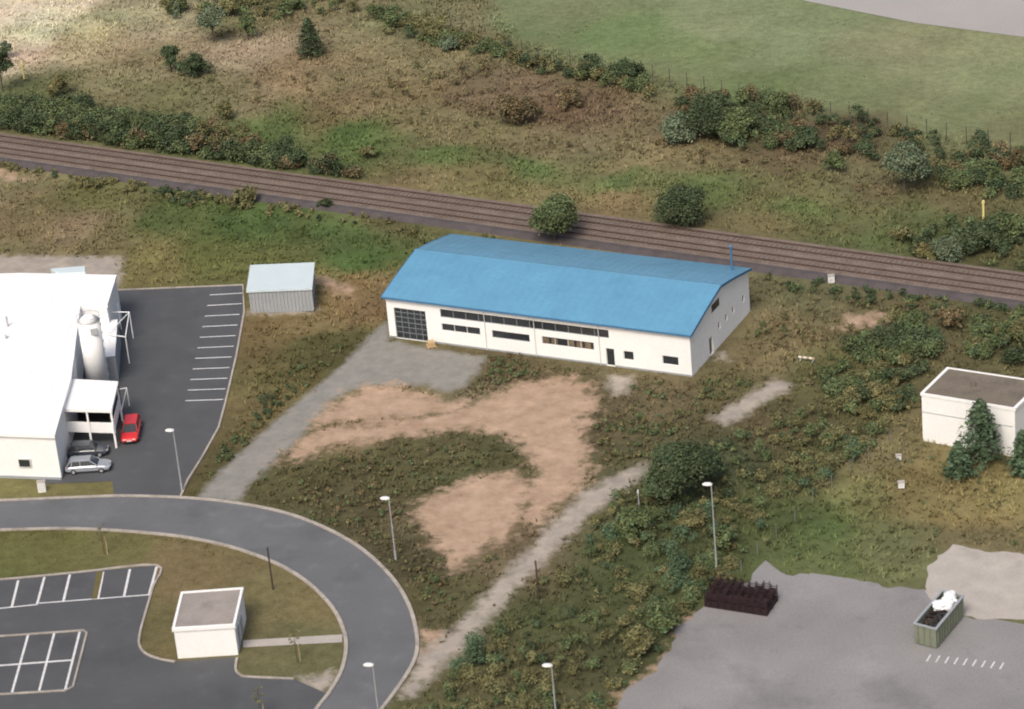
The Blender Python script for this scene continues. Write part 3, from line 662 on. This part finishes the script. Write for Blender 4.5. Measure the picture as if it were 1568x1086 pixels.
# ------------------------------------------------------------------ vegetation
def leaves(name,c,nr,size,col,mt,parent=None,asp=.6):
    n=len(c);a=rng.normal(size=(n,3));t=np.cross(nr,a);t/=np.linalg.norm(t,axis=1)[:,None]+1e-9;b=np.cross(nr,t)
    s=size[:,None];V=np.stack([c+t*s,c+b*s*asp,c-t*s,c-b*s*asp],1).reshape(-1,3)
    q=np.arange(4*n).reshape(-1,4);return npmesh(name,V,q,mt,np.repeat(col,4,0),None,parent)
def unit(n):
    v=rng.normal(size=(n,3));return v/np.linalg.norm(v,axis=1)[:,None]
def crown_pts(blobs,col,dens=1.0,leaf=.2,per=10):
    Cs=[];Ns=[];Ss=[];Ks=[]
    for (x,y,z,r,sz) in blobs:
        nc=max(6,int(4*math.pi*r*r*1.5*dens/(per*leaf*leaf*1.2)));nc=min(nc,420)
        d=unit(nc);d[:,2]=np.where(d[:,2]<-.3,-d[:,2],d[:,2]);rad=r*(.55+.45*rng.random(nc)**.6)*(0.85+.3*rng.random(nc))
        cc=np.array([x,y,z])+d*rad[:,None]*np.array([1,1,sz])
        bf=rng.uniform(.8,1.2);k=bf*rng.uniform(.65,1.35,nc)
        hue=rng.normal(0,.07,nc)
        P=np.repeat(cc,per,0)+rng.normal(size=(nc*per,3))*min(.22*r,.3)
        D=np.repeat(d,per,0)*.7+rng.normal(size=(nc*per,3))*.5;D[:,2]+=.6;D/=np.linalg.norm(D,axis=1)[:,None]
        K=np.array(col)[None,:]*(np.repeat(k,per)*rng.uniform(.8,1.2,nc*per))[:,None];hh=np.repeat(hue,per)
        K[:,0]*=1+hh;K[:,2]*=1-hh*.5
        Cs.append(P);Ns.append(D);Ss.append(leaf*rng.uniform(.6,1.3,nc*per));Ks.append(K)
    C=np.concatenate(Cs);Nn=np.concatenate(Ns);Sz=np.concatenate(Ss);K=np.concatenate(Ks);ok=C[:,2]>.02
    return C[ok],Nn[ok],Sz[ok],np.clip(K[ok],.003,.6)
LK=1.3
GRN=S(80,90,62,LK);DRK=S(64,74,54,LK);OLV=S(95,93,65,LK);BRN=S(96,86,65,LK);GRY=S(90,100,80,LK);BLU=S(72,88,67,LK)
def bush(name,u,v,wpx,hpx,col,tree=False,leaf=.16):
    b=G(u,v);s=PX(b);W=wpx/s;H=max((hpx/s-.2*W)/.9,.45*W);b=G(u,v-.12*wpx)
    blobs=[];n=int(6+W*1.6)
    z0=.28*H if tree else .1*H
    for i in range(n):
        a=random.uniform(0,6.28);rr_=random.uniform(0,.36)*W;zz=random.uniform(z0+.12*H,.8*H);f=1-.55*max(0,zz/H-.35)
        r=random.uniform(.17,.27)*min(W,H*1.3)
        blobs.append((b.x+math.cos(a)*rr_*f,b.y+math.sin(a)*rr_*f,min(zz,H-r*.8),r,.9))
    p=PB();p.cyl((b.x,b.y,-.3),(b.x,b.y,H*.55),.04*W**.8+.03,.03,M_bark,7)
    for bl in blobs: p.cyl((b.x,b.y,H*random.uniform(.12,.35)),(bl[0],bl[1],bl[2]),.035,.012,M_bark,5,False)
    o=p.done(name);C,Nn,Sz,K=crown_pts(blobs,col,.95,leaf);leaves("crown",C,Nn,Sz,K,M_fol,o)
    return o
def spruce(u,v,wpx,hpx,col=BLU):
    b=G(u,v);s=PX(b);W=wpx/s;H=hpx/s/.95
    p=PB();p.cyl((b.x,b.y,-.2),(b.x,b.y,H*.96),.02*H+.04,.02,M_bark,8);Cs=[];Ns=[];Ss=[];Ks=[]
    nb=int(80+H*14)
    for i in range(nb):
        t=(i+random.random())/nb;t=t**.85;z=H*(.06+.92*t);r=W/2*(1-t)**.65*random.uniform(.65,1.2)+.08;a=i*2.399+random.uniform(-.3,.3)
        d=np.array([math.cos(a),math.sin(a),0]);k=26;q=rng.random(k)**.6
        P=np.array([b.x,b.y,z])+d*(q*r)[:,None];P[:,2]-=q*r*.28;P+=rng.normal(size=(k,3))*np.array([.16,.16,.07])*(.4+r*.35)
        Cs.append(P);D=rng.normal(size=(k,3))*.4+np.array([d[0]*.4,d[1]*.4,1]);Ns.append(D/np.linalg.norm(D,axis=1)[:,None]);Ss.append(rng.uniform(.1,.22,k))
        Ks.append(np.array(col)*(random.uniform(.55,1.3)*rng.uniform(.7,1.3,k))[:,None])
        p.cyl((b.x,b.y,z),(b.x+d[0]*r*.8,b.y+d[1]*r*.8,z-r*.2),.03,.01,M_bark,4,False)
    o=p.done("spruce_tree");leaves("needles",np.concatenate(Cs),np.concatenate(Ns),np.concatenate(Ss),np.concatenate(Ks),M_fol,o,.5)
for u,v,w_,h_,c,t in [(328,70,46,66,GRY,1),(298,122,56,42,DRK,0),(262,112,34,44,DRK,0),(380,62,28,40,GRN,0),(272,22,56,34,GRN,0),(350,28,40,30,OLV,0),(90,150,34,34,OLV,0),(4,142,36,76,DRK,1),(12,90,20,30,GRY,1),
 (850,380,80,80,GRN,1),(1046,358,106,74,DRK,0),(795,196,66,52,BRN,0),(1035,226,60,52,GRY,0),(1090,215,90,70,DRK,0),(1130,222,90,56,GRN,0),(1195,185,46,44,GRN,0),(1385,300,76,84,GRY,1),(1280,265,40,32,GRN,0),(1232,232,56,40,DRK,0),
 (1450,408,56,44,GRY,0),(1500,392,90,56,DRK,0),(1545,372,60,50,GRN,0),(1415,402,44,34,OLV,0),(1380,375,50,26,OLV,0),(1048,785,110,112,DRK,1),(1085,745,60,60,DRK,0),(1015,770,60,60,GRN,0),(970,828,60,58,GRN,0),(1112,842,40,44,GRN,0),(1015,975,50,60,GRN,0),(975,1008,52,52,OLV,0),
 (255,304,32,22,DRK,0),(378,320,56,28,OLV,0),(500,322,30,20,DRK,0),(345,184,34,28,OLV,0),(560,246,36,20,OLV,0),(960,132,60,42,DRK,0),(905,122,60,36,DRK,0),(690,80,36,26,GRY,0),(870,170,60,30,BRN,0),(1455,505,56,34,BRN,0)]:
    bush("deciduous_tree" if t else "bush",u,v,w_,h_,c,bool(t))
spruce(477,84,50,58,DRK);spruce(1503,706,92,102);spruce(1468,728,50,56);spruce(1566,724,46,70)
def softex(x,y,n=3.0,seed=21):
    e=np.maximum.reduce([sdf(GRAVEL,x,y)]+[sdf(p_,x,y) for p_ in DIRTS+PALE]);return e+(fbm(x,y,2.0,seed)-.5)*n
def mass(name,poly,n,rr_,hh,cols,leaf=.16,dens=.8,clus=.5,per=8):
    P=[(q.x,q.y) for q in GL(poly)];xs_=[q[0] for q in P];ys_=[q[1] for q in P];blobs=[[] for _ in cols];cnt=0;tries=0
    while cnt<n and tries<60:
        tries+=1
        x=rng.uniform(min(xs_),max(xs_),2000);y=rng.uniform(min(ys_),max(ys_),2000)
        ok=sdf(P,x,y)+(fbm(x,y,4,41)-.5)*4>0
        ok&=fbm(x,y,5,77)>clus*rng.random(2000)+.12
        ok&=softex(x,y)<-.3
        for x_,y_ in zip(x[ok],y[ok]):
            if cnt>=n:break
            g=vnoise(np.array([x_]),np.array([y_]),7,5)[0];ci=int(min(len(cols)-1,max(0,(g*.9+random.uniform(-.25,.25)+.05)*len(cols))))
            r=random.uniform(*rr_)*(.7+.6*g);h=random.uniform(*hh);blobs[ci].append((x_,y_,h*random.uniform(.2,.9),r,random.uniform(.7,1.1)));cnt+=1
    A=[crown_pts(b,c,dens,leaf,per) for b,c in zip(blobs,cols) if b]
    C,Nn,Sz,K=[np.concatenate([a[i] for a in A]) for i in range(4)]
    h=np.full(len(C),-99.)
    for pp in HARD: h=np.maximum(h,sdf(pp,C[:,0],C[:,1]))
    ok=h<-.1;C,Nn,Sz,K=C[ok],Nn[ok],Sz[ok],K[ok]
    return leaves(name,C,Nn,Sz,K,M_fol)
mass("hedgerow",[(-40,172),(0,168),(120,172),(250,198),(380,222),(470,248),(545,272),(540,284),(440,268),(300,244),(150,218),(0,198),(-40,190)],360,(.6,1.15),(.8,2.6),[DRK,OLV,BRN,DRK,GRN,DRK],.16,.8,.1)
mass("thicket",[(1000,725),(1060,690),(1150,655),(1260,620),(1330,560),(1400,600),(1412,655),(1330,690),(1245,765),(1160,845),(1085,915),(1035,970),(1000,1030),(940,1100),(650,1110),(700,1020),(790,925),(860,850),(930,780)],470,(.25,.75),(.1,1.0),[DRK,GRN,OLV,OLV,GRN,BLU],.11,.5,1.0)
mass("thicket",[(1300,530),(1350,490),(1400,480),(1440,520),(1420,570),(1400,610),(1340,640),(1280,640),(1260,600)],120,(.4,1.0),(.3,1.6),[DRK,OLV,GRN,DRK],.14,.7,.9)
mass("thicket",[(1470,505),(1568,495),(1640,520),(1640,560),(1568,565),(1480,550)],90,(.4,1.0),(.5,1.8),[DRK,GRN,OLV],.14,.7,.7)
mass("scrub",[(560,20),(620,30),(760,70),(800,85),(1000,135),(1000,150),(900,130),(780,100),(600,50)],110,(.5,.9),(.5,1.6),[DRK,OLV,GRN],.15,.7,.4)
mass("scrub",[(1030,150),(1200,150),(1330,190),(1568,232),(1640,250),(1640,310),(1500,300),(1400,270),(1250,230),(1100,225),(1040,190)],240,(.4,1.0),(.4,1.7),[DRK,OLV,DRK,BRN,DRK,GRN],.15,.7,.8)
mass("scrub",[(250,0),(540,-10),(560,12),(420,30),(250,25)],60,(.5,1),(.5,1.8),[GRN,OLV,GRY],.16,.7,.5)
mass("scrub",[(-40,250),(100,258),(300,290),(560,328),(800,375),(560,345),(300,318),(100,280),(-40,262)],150,(.25,.5),(.2,.7),[DRK,OLV,OLV],.13,.7,.6)
mass("scrub",[(1150,400),(1640,475),(1640,490),(1400,490),(1300,470),(1180,430)],80,(.25,.55),(.2,.7),[OLV,DRK,GRN],.13,.7,.7)
mass("scrub",[(1400,350),(1640,330),(1640,430),(1568,420),(1400,400)],80,(.4,.9),(.4,1.4),[DRK,GRN,OLV],.15,.7,.5)
mass("scrub",[(400,120),(700,100),(900,150),(1250,260),(1400,330),(1100,260),(800,230),(500,190),(250,120)],120,(.2,.5),(.1,.5),[OLV,BRN,BRN,OLV],.12,.6,.8)
mass("weeds",[(380,740),(470,700),(620,680),(770,680),(800,740),(640,750),(640,820),(690,880),(780,840),(640,950),(600,870),(540,825),(440,780)],240,(.12,.3),(.03,.22),[OLV,GRN,OLV,BRN,GRN],.09,.45,.7)
mass("weeds",[(900,650),(1000,590),(1090,580),(1180,570),(1090,640),(1000,700),(910,720)],120,(.12,.34),(.03,.35),[OLV,BRN,OLV,GRN],.1,.45,.7)
mass("weeds",[(560,510),(590,480),(520,545),(440,620),(370,700),(310,745),(300,735),(350,670),(420,590),(500,530)],130,(.12,.28),(.03,.25),[OLV,GRN,DRK],.09,.45,.5)
mass("weeds",[(1110,560),(1160,490),(1300,440),(1420,470),(1330,540),(1200,620),(1120,590)],100,(.12,.38),(.03,.4),[OLV,BRN,OLV,GRN],.1,.5,1.0)
mass("weeds",[(1180,850),(1260,770),(1400,690),(1568,740),(1568,850),(1440,840),(1400,895),(1200,875)],60,(.12,.3),(.03,.2),[OLV,GRN,OLV],.09,.5,1.0)
mass("weeds",[(740,545),(930,575),(1050,590),(900,600),(840,570),(760,600),(700,600)],80,(.12,.3),(.03,.3),[OLV,BRN,GRN],.09,.5,.5)
def tufts(name,n,px,hgt,kk=3):
    P=[(q.x,q.y) for q in GL(px)];xs_=[q[0] for q in P];ys_=[q[1] for q in P]
    x=rng.uniform(min(xs_),max(xs_),n);y=rng.uniform(min(ys_),max(ys_),n)
    ok=sdf(P,x,y)>0;x=x[ok];y=y[ok]
    h=np.full(len(x),-99.)
    for pp in HARD: h=np.maximum(h,sdf(pp,x,y))
    ok=(h<-.25)&(softex(x,y,5.0)<-.2);x=x[ok];y=y[ok]
    mw=mown(x,y)
    ok=fbm(x,y,3.0,61)>rng.random(len(x))*(.75+.6*mw);x=x[ok];y=y[ok];mw=mw[ok]
    m=len(x);c=tint(x,y)*1.18*rng.uniform(.75,1.28,m)[:,None]
    bx=np.repeat(x,kk)+rng.normal(size=m*kk)*.09;by=np.repeat(y,kk)+rng.normal(size=m*kk)*.09
    hh=np.repeat(hgt*rng.uniform(.4,1.3,m)*(.4+fbm(x,y,4,15))*(1-.6*mw),kk);a=rng.uniform(0,6.28,m*kk);wd=rng.uniform(.05,.11,m*kk);ln=rng.uniform(.7,1.8,m*kk)*hh
    b_=a+rng.uniform(-.6,.6,m*kk)+1.57
    z0=np.full(m*kk,-.2)
    V=np.stack([np.stack([bx-np.cos(b_)*wd,by-np.sin(b_)*wd,z0],1),np.stack([bx+np.cos(b_)*wd,by+np.sin(b_)*wd,z0],1),np.stack([bx+np.cos(a)*ln,by+np.sin(a)*ln,hh-.1],1)],1).reshape(-1,3)
    return npmesh(name,V,np.arange(3*m*kk).reshape(-1,3),M_grass,np.repeat(c,3*kk,0))
tufts("rough_grass",150000,[(-60,-30),(1640,-30),(1640,1120),(-60,1120)],.36)
for u,v in [(160,848),(455,1012),(400,1100)]:
    b=G(u,v);p=PB();p.cyl((b.x,b.y,-.1),(b.x,b.y,2.9),.05,.02,M_bark,6);p.cyl((b.x+.3,b.y,-.1),(b.x+.3,b.y,1.8),.04,.04,M_plank,6);bl=[]
    for i in range(9):
        a=i*2.4;z=1.3+i*.19;q=(b.x+math.cos(a)*.4,b.y+math.sin(a)*.4,z+.3);p.cyl((b.x,b.y,z),q,.02,.008,M_bark,4,False);bl.append((*q,.16,1))
    o=p.done("sapling");C,Nn,Sz,K=crown_pts(bl,OLV,.25,.08,4);leaves("crown",C,Nn,Sz,K,M_fol,o)
cd.dof.use_dof=True;cd.dof.focus_distance=5000;cd.dof.aperture_fstop=.65
